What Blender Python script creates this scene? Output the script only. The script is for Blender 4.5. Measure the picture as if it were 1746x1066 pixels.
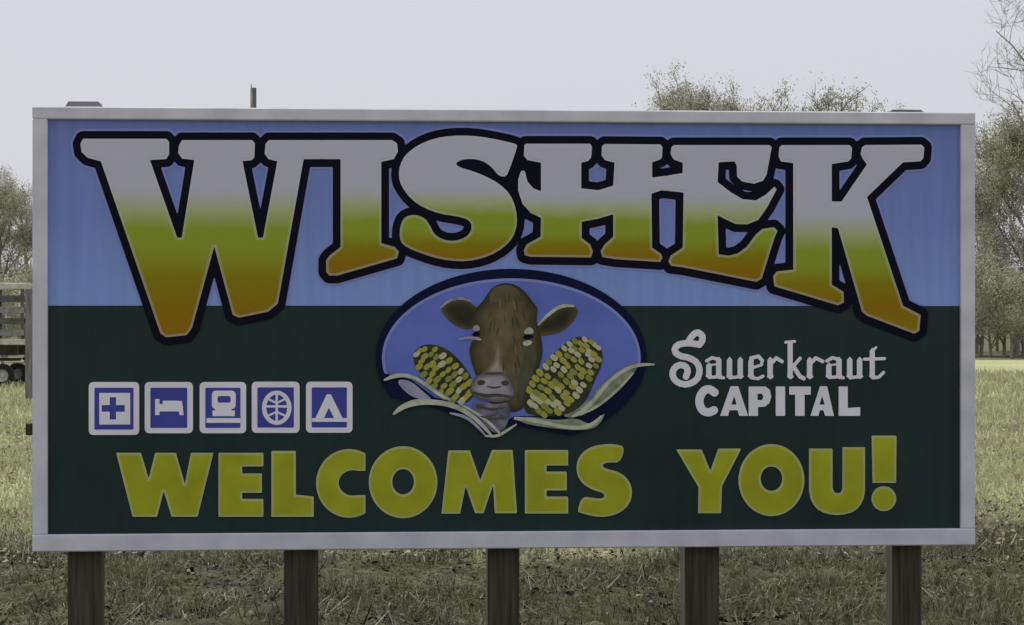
import bpy, math, random
import numpy as np
from mathutils import Vector
from mathutils.geometry import tessellate_polygon

for o in list(bpy.data.objects):
    bpy.data.objects.remove(o, do_unlink=True)
scene = bpy.context.scene
COL = scene.collection
R = math.radians
rng = np.random.default_rng(7)
random.seed(7)

# ------------------------------------------------------------------ camera
EYE = 1.75            # eye height in metres
FPX = 3947.0          # focal length in photo pixels (photo 1746 px wide)
HOR = 545.0           # horizon row
CX = 873.0
cam_d = bpy.data.cameras.new('camera')
cam = bpy.data.objects.new('camera', cam_d)
COL.objects.link(cam)
cam.location = (0, 0, EYE)
cam.rotation_euler = (R(90), 0, 0)
cam_d.sensor_width = 36
cam_d.lens = FPX / 1746 * 36
cam_d.shift_y = (HOR - 533) / 1746
cam_d.clip_end = 4000
scene.camera = cam

# ------------------------------------------------------------------ sky
SUN_EL, SUN_AZ = 56, -38      # behind the sign, to the left
world = bpy.data.worlds.new('World')
scene.world = world
world.use_nodes = True
wt = world.node_tree
wt.nodes.clear()
w_out = wt.nodes.new('ShaderNodeOutputWorld')
w_bg = wt.nodes.new('ShaderNodeBackground')
w_sky = wt.nodes.new('ShaderNodeTexSky')
w_sky.sky_type = 'NISHITA'
w_sky.sun_disc = False
w_sky.sun_elevation = R(SUN_EL)
w_sky.sun_rotation = R(SUN_AZ)
w_sky.dust_density = 4
w_mix = wt.nodes.new('ShaderNodeMixRGB')       # thin high overcast veils the blue
w_mix.inputs[0].default_value = 0.93
w_mix.inputs[2].default_value = (6.85, 6.92, 7.50, 1)
wt.links.new(w_sky.outputs[0], w_mix.inputs[1])
wt.links.new(w_mix.outputs[0], w_bg.inputs[0])
w_bg.inputs[1].default_value = 0.1
wt.links.new(w_bg.outputs[0], w_out.inputs[0])

# ------------------------------------------------------------------ sun
sun_d = bpy.data.lights.new('sun', 'SUN')
sun_d.energy = 4.4
sun_d.angle = R(8)
sun_d.color = (1.0, 0.95, 0.86)
sun = bpy.data.objects.new('sun', sun_d)
COL.objects.link(sun)
sdir = Vector((math.sin(R(SUN_AZ)) * math.cos(R(SUN_EL)),
               math.cos(R(SUN_AZ)) * math.cos(R(SUN_EL)), math.sin(R(SUN_EL))))
sun.rotation_euler = (-sdir).to_track_quat('-Z', 'Y').to_euler()
sun.location = sdir * 50

scene.view_settings.view_transform = 'Standard'
scene.view_settings.look = 'None'
scene.view_settings.exposure = 0
scene.view_settings.gamma = 1

# ------------------------------------------------------------------ helpers
def tag(o, label=None, cat=None, group=None, kind=None):
    if label: o['label'] = label
    if cat: o['category'] = cat
    if group: o['group'] = group
    if kind: o['kind'] = kind
    return o

def link(name, me, mat=None, parent=None):
    o = bpy.data.objects.new(name, me)
    COL.objects.link(o)
    if mat is not None and me is not None and not me.materials:
        me.materials.append(mat)
    if parent is not None:
        o.parent = parent
    return o

def empty(name, loc=(0, 0, 0), rz=0):
    o = bpy.data.objects.new(name, None)
    o.location = loc
    o.rotation_euler = (0, 0, rz)
    o.empty_display_size = 0.2
    COL.objects.link(o)
    return o

def mesh(name, v, f, smooth=False):
    me = bpy.data.meshes.new(name)
    me.from_pydata([tuple(map(float, p)) for p in v], [], f)
    me.update()
    if smooth:
        me.polygons.foreach_set('use_smooth', [True] * len(me.polygons))
    return me

def copy_tree(o, parent=None):
    c = o.copy()
    COL.objects.link(c)
    c.parent = parent
    for ch in o.children:
        if ch is not c:
            copy_tree(ch, c)
    return c

class MB:
    """collects boxes and tubes for one mesh"""
    def __init__(s): s.v, s.f = [], []
    def box(s, a, b, bev=0.0):
        x0, y0, z0 = a; x1, y1, z1 = b
        if bev <= 0:
            n = len(s.v)
            s.v += [(x0,y0,z0),(x1,y0,z0),(x1,y1,z0),(x0,y1,z0),(x0,y0,z1),(x1,y0,z1),(x1,y1,z1),(x0,y1,z1)]
            s.f += [[n+i for i in q] for q in ((0,3,2,1),(4,5,6,7),(0,1,5,4),(1,2,6,5),(2,3,7,6),(3,0,4,7))]
            return s
        # bevelled box: three stacked octagonal rings per end
        e = bev
        def ring(z, d):
            return [(x0+d+e*(d==0),y0+d,z) if False else p for p in
                    [(x0+e,y0+d,z),(x1-e,y0+d,z),(x1-d,y0+e,z),(x1-d,y1-e,z),(x1-e,y1-d,z),(x0+e,y1-d,z),(x0+d,y1-e,z),(x0+d,y0+e,z)]]
        rings = [ring(z0, e*0.98), ring(z0+e, 0), ring(z1-e, 0), ring(z1, e*0.98)]
        n = len(s.v)
        for r in rings: s.v += r
        for k in range(3):
            for i in range(8):
                j = (i+1) % 8
                s.f.append([n+k*8+i, n+k*8+j, n+k*8+8+j, n+k*8+8+i])
        s.f.append([n+i for i in range(7,-1,-1)])
        s.f.append([n+24+i for i in range(8)])
        return s
    def tube(s, pts, rad, n=6, cap=True):
        pts = [Vector(p) for p in pts]
        m = len(s.v)
        for i, p in enumerate(pts):
            d = (pts[min(i+1,len(pts)-1)] - pts[max(i-1,0)]).normalized()
            a = d.cross(Vector((0.31,0.95,0.05)))
            if a.length < 0.05: a = d.cross(Vector((1,0,0)))
            a.normalize(); b = d.cross(a)
            r = rad[i] if hasattr(rad,'__len__') else rad
            for k in range(n):
                t = 2*math.pi*k/n
                s.v.append(tuple(p + a*(r*math.cos(t)) + b*(r*math.sin(t))))
        for i in range(len(pts)-1):
            for k in range(n):
                j = (k+1) % n
                s.f.append([m+i*n+k, m+i*n+j, m+(i+1)*n+j, m+(i+1)*n+k])
        if cap:
            s.f.append([m+k for k in range(n-1,-1,-1)])
            s.f.append([m+(len(pts)-1)*n+k for k in range(n)])
        return s
    def build(s, name, mat, parent=None, smooth=False):
        return link(name, mesh(name, s.v, s.f, smooth), mat, parent)

# ------------------------------------------------------------------ materials
def srgb(*c):
    return tuple((x/255/12.92 if x <= 10 else ((x/255+0.055)/1.055)**2.4) for x in c)

def new_mat(name):
    m = bpy.data.materials.new(name)
    m.use_nodes = True
    nt = m.node_tree
    return m, nt, nt.nodes['Principled BSDF']

def noise_mat(name, c1, c2, scale=8.0, rough=0.7, bump=0.0, bscale=None, detail=5, stretch=None, spec=0.3, lo=0.35, hi=0.65, bdist=0.01):
    m, nt, b = new_mat(name)
    tc = nt.nodes.new('ShaderNodeTexCoord')
    vec = tc.outputs['Object']
    if stretch:
        mp = nt.nodes.new('ShaderNodeMapping')
        mp.inputs['Scale'].default_value = stretch
        nt.links.new(vec, mp.inputs[0]); vec = mp.outputs[0]
    n = nt.nodes.new('ShaderNodeTexNoise')
    n.inputs['Scale'].default_value = scale
    n.inputs['Detail'].default_value = detail
    nt.links.new(vec, n.inputs['Vector'])
    r = nt.nodes.new('ShaderNodeValToRGB')
    r.color_ramp.elements[0].position = lo
    r.color_ramp.elements[1].position = hi
    r.color_ramp.elements[0].color = (*c1, 1)
    r.color_ramp.elements[1].color = (*c2, 1)
    nt.links.new(n.outputs[0], r.inputs[0])
    nt.links.new(r.outputs[0], b.inputs['Base Color'])
    b.inputs['Roughness'].default_value = rough
    b.inputs['Specular IOR Level'].default_value = spec
    if bump:
        n2 = nt.nodes.new('ShaderNodeTexNoise')
        n2.inputs['Scale'].default_value = bscale or scale*4
        n2.inputs['Detail'].default_value = 6
        nt.links.new(vec, n2.inputs['Vector'])
        bp = nt.nodes.new('ShaderNodeBump')
        bp.inputs['Strength'].default_value = bump
        bp.inputs['Distance'].default_value = bdist
        nt.links.new(n2.outputs[0], bp.inputs['Height'])
        nt.links.new(bp.outputs[0], b.inputs['Normal'])
    return m

def paint(name, c, var=0.10, rough=0.45, scale=3.0):
    """weathered sign paint: slight tone drift and fine speckle"""
    c1 = tuple(x*(1-var) for x in c); c2 = tuple(min(1, x*(1+var)) for x in c)
    return noise_mat(name, c1, c2, scale=scale, rough=rough, bump=0.04, bscale=160, detail=8, spec=0.15, lo=0.3, hi=0.7, bdist=0.002)

def island_mat(name, cols, rough=0.8, trans=0.0, spec=0.2, patch=None, pscale=1.0, pamt=(0.45,0.65)):
    """colour picked per leaf / blade"""
    m, nt, b = new_mat(name)
    g = nt.nodes.new('ShaderNodeNewGeometry')
    r = nt.nodes.new('ShaderNodeValToRGB')
    el = r.color_ramp.elements
    while len(el) < len(cols): el.new(0.5)
    for i, c in enumerate(cols):
        el[i].position = i/(len(cols)-1) if len(cols) > 1 else 0
        el[i].color = (*c, 1)
    nt.links.new(g.outputs['Random Per Island'], r.inputs[0])
    if patch:        # drifts of another tone through the stand
        tc = nt.nodes.new('ShaderNodeTexCoord')
        n = nt.nodes.new('ShaderNodeTexNoise'); n.inputs['Scale'].default_value = pscale; n.inputs['Detail'].default_value = 4
        nt.links.new(tc.outputs['Object'], n.inputs['Vector'])
        mr = nt.nodes.new('ShaderNodeMapRange'); mr.inputs['From Min'].default_value = pamt[0]; mr.inputs['From Max'].default_value = pamt[1]
        nt.links.new(n.outputs[0], mr.inputs['Value'])
        pm_ = nt.nodes.new('ShaderNodeMixRGB'); pm_.inputs[2].default_value = (*patch, 1)
        nt.links.new(mr.outputs[0], pm_.inputs[0]); nt.links.new(r.outputs[0], pm_.inputs[1])
        r = pm_
    nt.links.new(r.outputs[0], b.inputs['Base Color'])
    b.inputs['Roughness'].default_value = rough
    b.inputs['Specular IOR Level'].default_value = spec
    if trans > 0:
        t = nt.nodes.new('ShaderNodeBsdfTranslucent')
        nt.links.new(r.outputs[0], t.inputs[0])
        mx = nt.nodes.new('ShaderNodeMixShader')
        mx.inputs[0].default_value = trans
        nt.links.new(b.outputs[0], mx.inputs[1]); nt.links.new(t.outputs[0], mx.inputs[2])
        nt.links.new(mx.outputs[0], nt.nodes['Material Output'].inputs[0])
    return m

def ramp_paint(name, z_top, z_bot, stops, rough=0.45):
    """painted vertical fade on a letter: stops are (fraction from top, colour)"""
    m, nt, b = new_mat(name)
    tc = nt.nodes.new('ShaderNodeTexCoord')
    sx = nt.nodes.new('ShaderNodeSeparateXYZ')
    nt.links.new(tc.outputs['Object'], sx.inputs[0])
    n = nt.nodes.new('ShaderNodeTexNoise')
    n.inputs['Scale'].default_value = 9; n.inputs['Detail'].default_value = 6
    nt.links.new(tc.outputs['Object'], n.inputs['Vector'])
    ma = nt.nodes.new('ShaderNodeMath'); ma.operation = 'MULTIPLY_ADD'
    ma.inputs[1].default_value = 0.05; 
    nt.links.new(n.outputs[0], ma.inputs[0]); nt.links.new(sx.outputs[2], ma.inputs[2])
    mr = nt.nodes.new('ShaderNodeMapRange')
    mr.inputs['From Min'].default_value = z_top + 0.025
    mr.inputs['From Max'].default_value = z_bot + 0.025
    nt.links.new(ma.outputs[0], mr.inputs['Value'])
    r = nt.nodes.new('ShaderNodeValToRGB')
    el = r.color_ramp.elements
    while len(el) < len(stops): el.new(0.5)
    for i, (p, c) in enumerate(stops):
        el[i].position = p; el[i].color = (*c, 1)
    nt.links.new(mr.outputs[0], r.inputs[0])
    nt.links.new(r.outputs[0], b.inputs['Base Color'])
    b.inputs['Roughness'].default_value = rough
    b.inputs['Specular IOR Level'].default_value = 0.12
    return m

# ------------------------------------------------------------------ flat shapes (signed distance -> contour -> thin relief)
def sd_poly(P, X, Y):
    P = np.asarray(P, float)
    d = np.full(X.shape, 1e18); s = np.ones(X.shape)
    N = len(P); j = N-1
    for i in range(N):
        ex, ey = P[j]-P[i]
        wx, wy = X-P[i,0], Y-P[i,1]
        t = np.clip((wx*ex+wy*ey)/max(ex*ex+ey*ey,1e-12), 0, 1)
        d = np.minimum(d, (wx-ex*t)**2+(wy-ey*t)**2)
        c1 = Y >= P[i,1]; c2 = Y < P[j,1]; c3 = ex*wy > ey*wx
        fl = (c1&c2&c3)|(~c1&~c2&~c3)
        s[fl] *= -1
        j = i
    return s*np.sqrt(d)

def sd_cap(P, r, X, Y):
    P = np.asarray(P, float)
    rr = np.full(len(P), r, float) if np.isscalar(r) else np.asarray(r, float)
    d = np.full(X.shape, 1e9)
    for i in range(len(P)-1):
        ex, ey = P[i+1]-P[i]
        wx, wy = X-P[i,0], Y-P[i,1]
        t = np.clip((wx*ex+wy*ey)/max(ex*ex+ey*ey,1e-12), 0, 1)
        d = np.minimum(d, np.sqrt((wx-ex*t)**2+(wy-ey*t)**2)-(rr[i]*(1-t)+rr[i+1]*t))
    return d

def chaikin(P, n=2, closed=True):
    P = np.asarray(P, float)
    for _ in range(n):
        Q = np.roll(P, -1, 0)
        if closed:
            P = np.stack([0.75*P+0.25*Q, 0.25*P+0.75*Q], 1).reshape(-1,2)
        else:
            A, B = P[:-1], P[1:]
            P = np.vstack([P[:1], np.stack([0.75*A+0.25*B, 0.25*A+0.75*B],1).reshape(-1,2), P[-1:]])
    return P

def ell(cx, cy, rx, ry, n=72, a0=0):
    t = np.linspace(0, 2*math.pi, n, endpoint=False)+a0
    return np.stack([cx+rx*np.cos(t), cy+ry*np.sin(t)], 1)

def rrect(x0, y0, x1, y1, r):
    out = []
    for cx, cy, a in ((x1-r,y0+r,-90),(x1-r,y1-r,0),(x0+r,y1-r,90),(x0+r,y0+r,180)):
        for k in range(5):
            t = R(a+k*22.5); out.append((cx+r*math.cos(t), cy+r*math.sin(t)))
    return np.array(out)

def bbox_of(prims):
    pts = []
    for op, kind, P, *r in prims:
        if op != '+': continue
        P = np.asarray(P, float); m = (np.max(r[0]) if r else 0)
        pts += [P.min(0)-m, P.max(0)+m]
    pts = np.array(pts)
    return pts.min(0), pts.max(0)

def field(prims, X, Y, off=0.0):
    d = np.full(X.shape, 1e9)
    clip = None
    for op, kind, P, *r in prims:
        q = sd_poly(P, X, Y) if kind == 'p' else sd_cap(P, r[0], X, Y)
        if op == '+': d = np.minimum(d, q)
        elif op == '-': d = np.maximum(d, -q)
        elif op == 'c': clip = q if clip is None else np.maximum(clip, q)
        elif op == 'x': clip = -q if clip is None else np.maximum(clip, -q)
    d = d-off
    if clip is not None: d = np.maximum(d, clip)      # clipping is not moved by the offset
    return d

def contour(D, xs, ys):
    D = D.copy(); D[np.abs(D) < 1e-6] = 1e-6
    ins = D < 0
    c = ins[:-1,:-1].astype(int)+2*ins[:-1,1:]+4*ins[1:,1:]+8*ins[1:,:-1]
    segs = {}
    pts = {}
    def ept(i, j, e):
        if e == 0: a=(i,j); b=(i,j+1)
        elif e == 1: a=(i,j+1); b=(i+1,j+1)
        elif e == 2: a=(i+1,j); b=(i+1,j+1)
        else: a=(i,j); b=(i+1,j)
        k = (a,b)
        if k not in pts:
            da, db = D[a], D[b]; t = da/(da-db)
            pts[k] = (xs[a[1]]+(xs[b[1]]-xs[a[1]])*t, ys[a[0]]+(ys[b[0]]-ys[a[0]])*t)
        return k
    T = {1:[(3,0)],2:[(0,1)],3:[(3,1)],4:[(1,2)],5:[(3,0),(1,2)],6:[(0,2)],7:[(3,2)],8:[(2,3)],9:[(2,0)],10:[(0,1),(2,3)],11:[(2,1)],12:[(1,3)],13:[(1,0)],14:[(0,3)]}
    for i, j in zip(*np.nonzero((c > 0)&(c < 15))):
        for a, b in T[int(c[i,j])]:
            segs[ept(i,j,a)] = ept(i,j,b)
    loops = []
    while segs:
        k0, k = segs.popitem()
        L = [k0]
        while k != k0 and k in segs:
            L.append(k); k = segs.pop(k)
        if len(L) >= 4: loops.append(np.array([pts[q] for q in L]))
    return loops

def simplify(L, tol):
    n = len(L)
    if n < 8: return L
    a = 0; b = int(np.argmax(((L-L[0])**2).sum(1)))
    keep = np.zeros(n+1, bool); keep[[a,b,n]] = True
    Q = np.vstack([L, L[:1]])
    st = [(a,b),(b,n)]
    while st:
        i, j = st.pop()
        if j-i < 2: continue
        d = Q[j]-Q[i]; l = math.hypot(*d)
        w = Q[i+1:j]-Q[i]
        dist = np.abs(d[0]*w[:,1]-d[1]*w[:,0])/l if l > 1e-9 else np.hypot(w[:,0],w[:,1])
        k = int(np.argmax(dist))
        if dist[k] > tol:
            m = i+1+k; keep[m] = True; st += [(i,m),(m,j)]
    return Q[:-1][keep[:-1]]

# ---- the sign plane: two ends measured in the ground plan
DL, DR = 11.85, 12.205
XL, XR = (56-CX)/FPX*DL, (1661-CX)/FPX*DR
MX, MY = (XL+XR)/2, (DL+DR)/2
TH = math.atan2(DR-DL, XR-XL)
def uv(x, y):
    """tracing coordinates -> metres on the face of the sign (u along it, z above ground)"""
    dx = (np.asarray(x, float)-CX)/FPX
    s = (MY*dx-MX)/(math.cos(TH)-math.sin(TH)*dx)
    t = MY+s*math.sin(TH)
    return s, EYE+t*(HOR-np.asarray(y, float))/FPX

def relief(name, prims, mat, parent, depth, thick=0.002, off=0.0, step=1.5, tol=0.12):
    """thin raised piece on the panel: front face `depth` metres proud of the panel"""
    lo, hi = bbox_of(prims)
    m = max(off, 0)+3*step
    xs = np.arange(lo[0]-m, hi[0]+m+step, step); ys = np.arange(lo[1]-m, hi[1]+m+step, step)
    X, Y = np.meshgrid(xs, ys)
    loops = [simplify(L, tol) for L in contour(field(prims, X, Y, off), xs, ys)]
    loops = [L for L in loops if len(L) >= 3]
    if not loops: return None
    # each outline is filled together with the holes that lie in it
    def area(L): return 0.5*float(np.sum(L[:,0]*np.roll(L[:,1],-1)-np.roll(L[:,0],-1)*L[:,1]))
    big = max(loops, key=lambda L: abs(area(L))); sg = 1 if area(big) > 0 else -1
    outs = [L for L in loops if area(L)*sg > 0]; holes = [L for L in loops if area(L)*sg <= 0]
    fam = [[L] for L in outs]
    for h in holes:
        c = [f_ for f_ in fam if sd_poly(f_[0], h[:1,0], h[:1,1])[0] < 0]
        if c: min(c, key=lambda f_: abs(area(f_[0]))).append(h)
    loops = [L for f_ in fam for L in f_]
    tri, base = [], 0
    for f_ in fam:
        tri += [tuple(base+i for i in t) for t in tessellate_polygon([[Vector((p[0], p[1], 0)) for p in L] for L in f_])]
        base += sum(len(L) for L in f_)
    flat = np.vstack(loops)
    u, z = uv(flat[:,0], flat[:,1])
    n = len(flat)
    V = [(u[i], -depth, z[i]) for i in range(n)]+[(u[i], -depth+thick, z[i]) for i in range(n)]
    F = []
    for t in tri:
        a, b, c = [np.array((u[i], z[i])) for i in t]
        cr = (b[0]-a[0])*(c[1]-a[1])-(b[1]-a[1])*(c[0]-a[0])
        if abs(cr) < 1e-12: continue
        F.append(list(t) if cr > 0 else [t[0], t[2], t[1]])
    k = 0
    for L in loops:
        for i in range(len(L)):
            j = (i+1) % len(L)
            F.append([k+i, k+j, n+k+j, n+k+i])
        k += len(L)
    return link(name, mesh(name, V, F), mat, parent)

def graded(name, prims, cols, parent, depth, width, step=1.0, scale=16):
    """airbrushed piece: nested insets in one mesh, each with its own paint, edge tone first"""
    obs = []
    for k, c in enumerate(cols):
        m = noise_mat(name+'_paint', tuple(x*0.86 for x in c), tuple(x*1.14 for x in c), scale=scale, rough=0.6, detail=6, spec=0.12)
        o = relief(name, prims, m, parent, depth+0.00022*k, 0.0016 if k == 0 else 0.0003, off=-width*k, step=step, tol=0.2)
        if o: obs.append(o)
    base = obs[0]
    V = [tuple(v.co) for v in base.data.vertices]; F = [list(p.vertices) for p in base.data.polygons]; MI = [0]*len(F)
    mats = [base.data.materials[0]]
    for o in obs[1:]:
        n = len(V)
        V += [tuple(v.co) for v in o.data.vertices]
        F += [[n+i for i in p.vertices] for p in o.data.polygons]; MI += [len(mats)]*len(o.data.polygons)
        mats.append(o.data.materials[0])
        bpy.data.objects.remove(o, do_unlink=True)
    me = mesh(name, V, F)
    for m in mats: me.materials.append(m)
    me.polygons.foreach_set('material_index', MI)
    base.data = me
    return base

def Z(ox, oy, s):
    """tracing made on an enlarged crop"""
    return lambda P: np.stack([ox+np.asarray(P, float)[:,0]/s, oy+np.asarray(P, float)[:,1]/s], 1)

# ================================================================== SETTING: ground
def hsh(ix, iy):
    h = (ix*374761393+iy*668265263) & 0xffffffff
    h = ((h ^ (h >> 13))*1274126177) & 0xffffffff
    return ((h ^ (h >> 16)) & 0xffff)/65535.0
def vnoise(x, y):
    ix = np.floor(x).astype(np.int64); iy = np.floor(y).astype(np.int64)
    fx = x-ix; fy = y-iy
    fx = fx*fx*(3-2*fx); fy = fy*fy*(3-2*fy)
    return (hsh(ix,iy)*(1-fx)+hsh(ix+1,iy)*fx)*(1-fy)+(hsh(ix,iy+1)*(1-fx)+hsh(ix+1,iy+1)*fx)*fy
def gz(x, y):
    """height of the ground"""
    x = np.asarray(x, float); y = np.asarray(y, float)
    near = np.clip((18.5-y)/2.5, 0, 1)*np.clip((y+2)/3, 0, 1)
    rough = 0.10*(vnoise(x*0.9+40, y*0.9)-0.5)+0.10*(vnoise(x*2.7, y*2.7+9)-0.5)+0.075*(vnoise(x*6+3, y*6)-0.5)+0.03*(vnoise(x*13+3, y*13)-0.5)
    soft = 0.10*(vnoise(x*0.22+11, y*0.22)-0.5)
    return near*rough+soft*np.clip(y/20, 0, 1)
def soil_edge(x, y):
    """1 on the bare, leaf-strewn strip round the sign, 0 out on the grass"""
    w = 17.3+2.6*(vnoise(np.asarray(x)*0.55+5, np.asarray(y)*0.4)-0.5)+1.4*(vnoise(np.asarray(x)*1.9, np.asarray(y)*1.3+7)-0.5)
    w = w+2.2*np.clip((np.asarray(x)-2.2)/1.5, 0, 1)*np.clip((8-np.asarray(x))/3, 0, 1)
    front = 1-0.5*np.clip((10.9-np.asarray(y))/1.0, 0, 1)      # unseen ground before the sign, made paler to bounce light onto its face
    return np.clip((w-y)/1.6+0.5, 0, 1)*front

gx = np.unique(np.concatenate([np.linspace(-1500,-60,14), np.linspace(-60,-5.5,45), np.linspace(-5.5,5.5,260), np.linspace(5.5,60,45), np.linspace(60,1500,14)]))
gy = np.unique(np.concatenate([np.linspace(-300,-4,10), np.linspace(-4,12.5,30), np.linspace(12.5,19.5,160), np.linspace(19.5,60,80), np.linspace(60,200,40), np.linspace(200,2500,12)]))
GX, GY = np.meshgrid(gx, gy)
GZ = gz(GX, GY)
nx, ny = len(gx), len(gy)
V = np.stack([GX.ravel(), GY.ravel(), GZ.ravel()], 1)
I, J = np.meshgrid(np.arange(nx-1), np.arange(ny-1))
a = (J*nx+I).ravel()
F = np.stack([a, a+1, a+nx+1, a+nx], 1).tolist()

gm, nt, b = new_mat('field_ground')
tc = nt.nodes.new('ShaderNodeTexCoord')
def tnoise(scale, detail=6, rough=0.6):
    n = nt.nodes.new('ShaderNodeTexNoise')
    n.inputs['Scale'].default_value = scale; n.inputs['Detail'].default_value = detail; n.inputs['Roughness'].default_value = rough
    nt.links.new(tc.outputs['Object'], n.inputs['Vector'])
    return n
def tramp(src, stops):
    r = nt.nodes.new('ShaderNodeValToRGB'); el = r.color_ramp.elements
    while len(el) < len(stops): el.new(0.5)
    for i, (p, c) in enumerate(stops): el[i].position = p; el[i].color = (*c, 1)
    nt.links.new(src, r.inputs[0]); return r
grass_c = tramp(tnoise(0.35).outputs[0], [(0.30,(0.28,0.315,0.16)),(0.5,(0.36,0.375,0.21)),(0.7,(0.43,0.42,0.28))])
fine_g = tramp(tnoise(9, 8, 0.75).outputs[0], [(0.3,(0.55,0.55,0.5)),(0.6,(1.1,1.1,1.1))])
mg = nt.nodes.new('ShaderNodeMixRGB'); mg.blend_type = 'MULTIPLY'; mg.inputs[0].default_value = 0.8
nt.links.new(grass_c.outputs[0], mg.inputs[1]); nt.links.new(fine_g.outputs[0], mg.inputs[2])
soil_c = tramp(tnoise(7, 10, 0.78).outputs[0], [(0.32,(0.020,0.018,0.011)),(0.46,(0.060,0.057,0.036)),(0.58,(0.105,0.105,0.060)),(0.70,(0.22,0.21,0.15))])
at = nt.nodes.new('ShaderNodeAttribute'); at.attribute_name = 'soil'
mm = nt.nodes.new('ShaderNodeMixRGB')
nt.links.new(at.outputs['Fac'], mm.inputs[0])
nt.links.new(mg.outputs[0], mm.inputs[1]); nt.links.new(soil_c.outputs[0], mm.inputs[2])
nt.links.new(mm.outputs[0], b.inputs['Base Color'])
b.inputs['Roughness'].default_value = 0.95; b.inputs['Specular IOR Level'].default_value = 0.1
bn = tnoise(30, 8, 0.8); bp = nt.nodes.new('ShaderNodeBump'); bp.inputs['Strength'].default_value = 0.7; bp.inputs['Distance'].default_value = 0.04
nt.links.new(bn.outputs[0], bp.inputs['Height']); nt.links.new(bp.outputs[0], b.inputs['Normal'])
ground_me = mesh('ground', V, F, True)
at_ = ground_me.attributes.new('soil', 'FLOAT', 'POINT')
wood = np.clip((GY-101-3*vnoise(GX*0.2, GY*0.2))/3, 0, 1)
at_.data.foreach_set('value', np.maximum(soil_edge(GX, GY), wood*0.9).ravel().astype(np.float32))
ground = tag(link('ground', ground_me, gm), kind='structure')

# ---- leaf litter and dead weeds on the bare strip (uncountable)
def leaf_quads(P, size, flat=0.5):
    """small bent leaves: two quads each, random lie"""
    n = len(P)
    ang = rng.uniform(0, 2*np.pi, n); tilt = rng.uniform(-1, 1, n)*flat; roll = rng.uniform(-1, 1, n)*flat
    d = np.stack([np.cos(ang)*np.cos(tilt), np.sin(ang)*np.cos(tilt), np.sin(tilt)], 1)
    s = np.stack([-np.sin(ang)*np.cos(roll), np.cos(ang)*np.cos(roll), np.sin(roll)], 1)
    L = size[:,None]; W = (size*rng.uniform(0.4, 0.7, n))[:,None]
    up = np.array([[0,0,1.0]])*L*rng.uniform(0.05, 0.25, n)[:,None]
    v = np.stack([P-d*L, P-s*W+up, P+s*W+up, P+d*L], 1).reshape(-1,3)
    k = np.arange(n)*4
    f = np.concatenate([np.stack([k,k+1,k+2],1), np.stack([k+1,k+3,k+2],1)]).tolist()
    return v, f

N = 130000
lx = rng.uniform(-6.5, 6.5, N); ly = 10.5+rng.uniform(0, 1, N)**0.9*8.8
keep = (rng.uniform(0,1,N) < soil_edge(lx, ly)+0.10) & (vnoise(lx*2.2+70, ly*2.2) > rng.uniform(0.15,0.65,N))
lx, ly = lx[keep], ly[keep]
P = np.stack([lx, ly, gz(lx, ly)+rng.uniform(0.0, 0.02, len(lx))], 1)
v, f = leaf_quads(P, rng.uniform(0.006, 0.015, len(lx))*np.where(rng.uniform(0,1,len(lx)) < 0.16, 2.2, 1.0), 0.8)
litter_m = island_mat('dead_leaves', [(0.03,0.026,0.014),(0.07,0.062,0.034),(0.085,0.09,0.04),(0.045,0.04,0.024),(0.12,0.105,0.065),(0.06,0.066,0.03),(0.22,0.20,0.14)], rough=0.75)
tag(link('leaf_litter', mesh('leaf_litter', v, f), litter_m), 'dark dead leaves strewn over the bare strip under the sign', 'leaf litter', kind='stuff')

N = 30000
qx = rng.uniform(-1, 1, N); qy = 16.5+rng.uniform(0,1,N)**1.6*22
qx = qx*(qy*0.26+1)
k = vnoise(qx*0.9+20, qy*0.6) > rng.uniform(0.35,0.75,N); qx, qy = qx[k], qy[k]
v, f = leaf_quads(np.stack([qx,qy,gz(qx,qy)+rng.uniform(0.02,0.10,len(qx))],1), rng.uniform(0.010,0.030,len(qx))*np.sqrt(qy/17), 0.9)
tag(link('dead_leaves', mesh('dead_leaves', v, f), island_mat('fallen_leaves', [(0.10,0.085,0.055),(0.24,0.21,0.15),(0.05,0.045,0.03),(0.34,0.31,0.25),(0.16,0.14,0.09)])), 'brown fallen leaves lodged in the pale field grass', 'leaves', kind='stuff')

# ---- grass: tapered bent blades
def blades(P, h, w, lean):
    n = len(P)
    ang = rng.uniform(0, 2*np.pi, n)
    s = np.stack([np.cos(ang), np.sin(ang), np.zeros(n)], 1)*w[:,None]
    la = rng.uniform(0, 2*np.pi, n)
    l = np.stack([np.cos(la), np.sin(la), np.zeros(n)], 1)*(h*lean)[:,None]
    up = np.array([[0,0,1.0]])*h[:,None]
    v = np.stack([P-s, P+s, P-s*0.7+l*0.35+up*0.6, P+s*0.7+l*0.35+up*0.6, P+l+up*(0.97-0.3*lean)[:,None]], 1).reshape(-1,3)
    k = np.arange(n)*5
    f = np.stack([k,k+1,k+3,k+2],1).tolist()+np.stack([k+2,k+3,k+4],1).tolist()
    return v, f
pv, pf, off = [], [], 0
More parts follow.
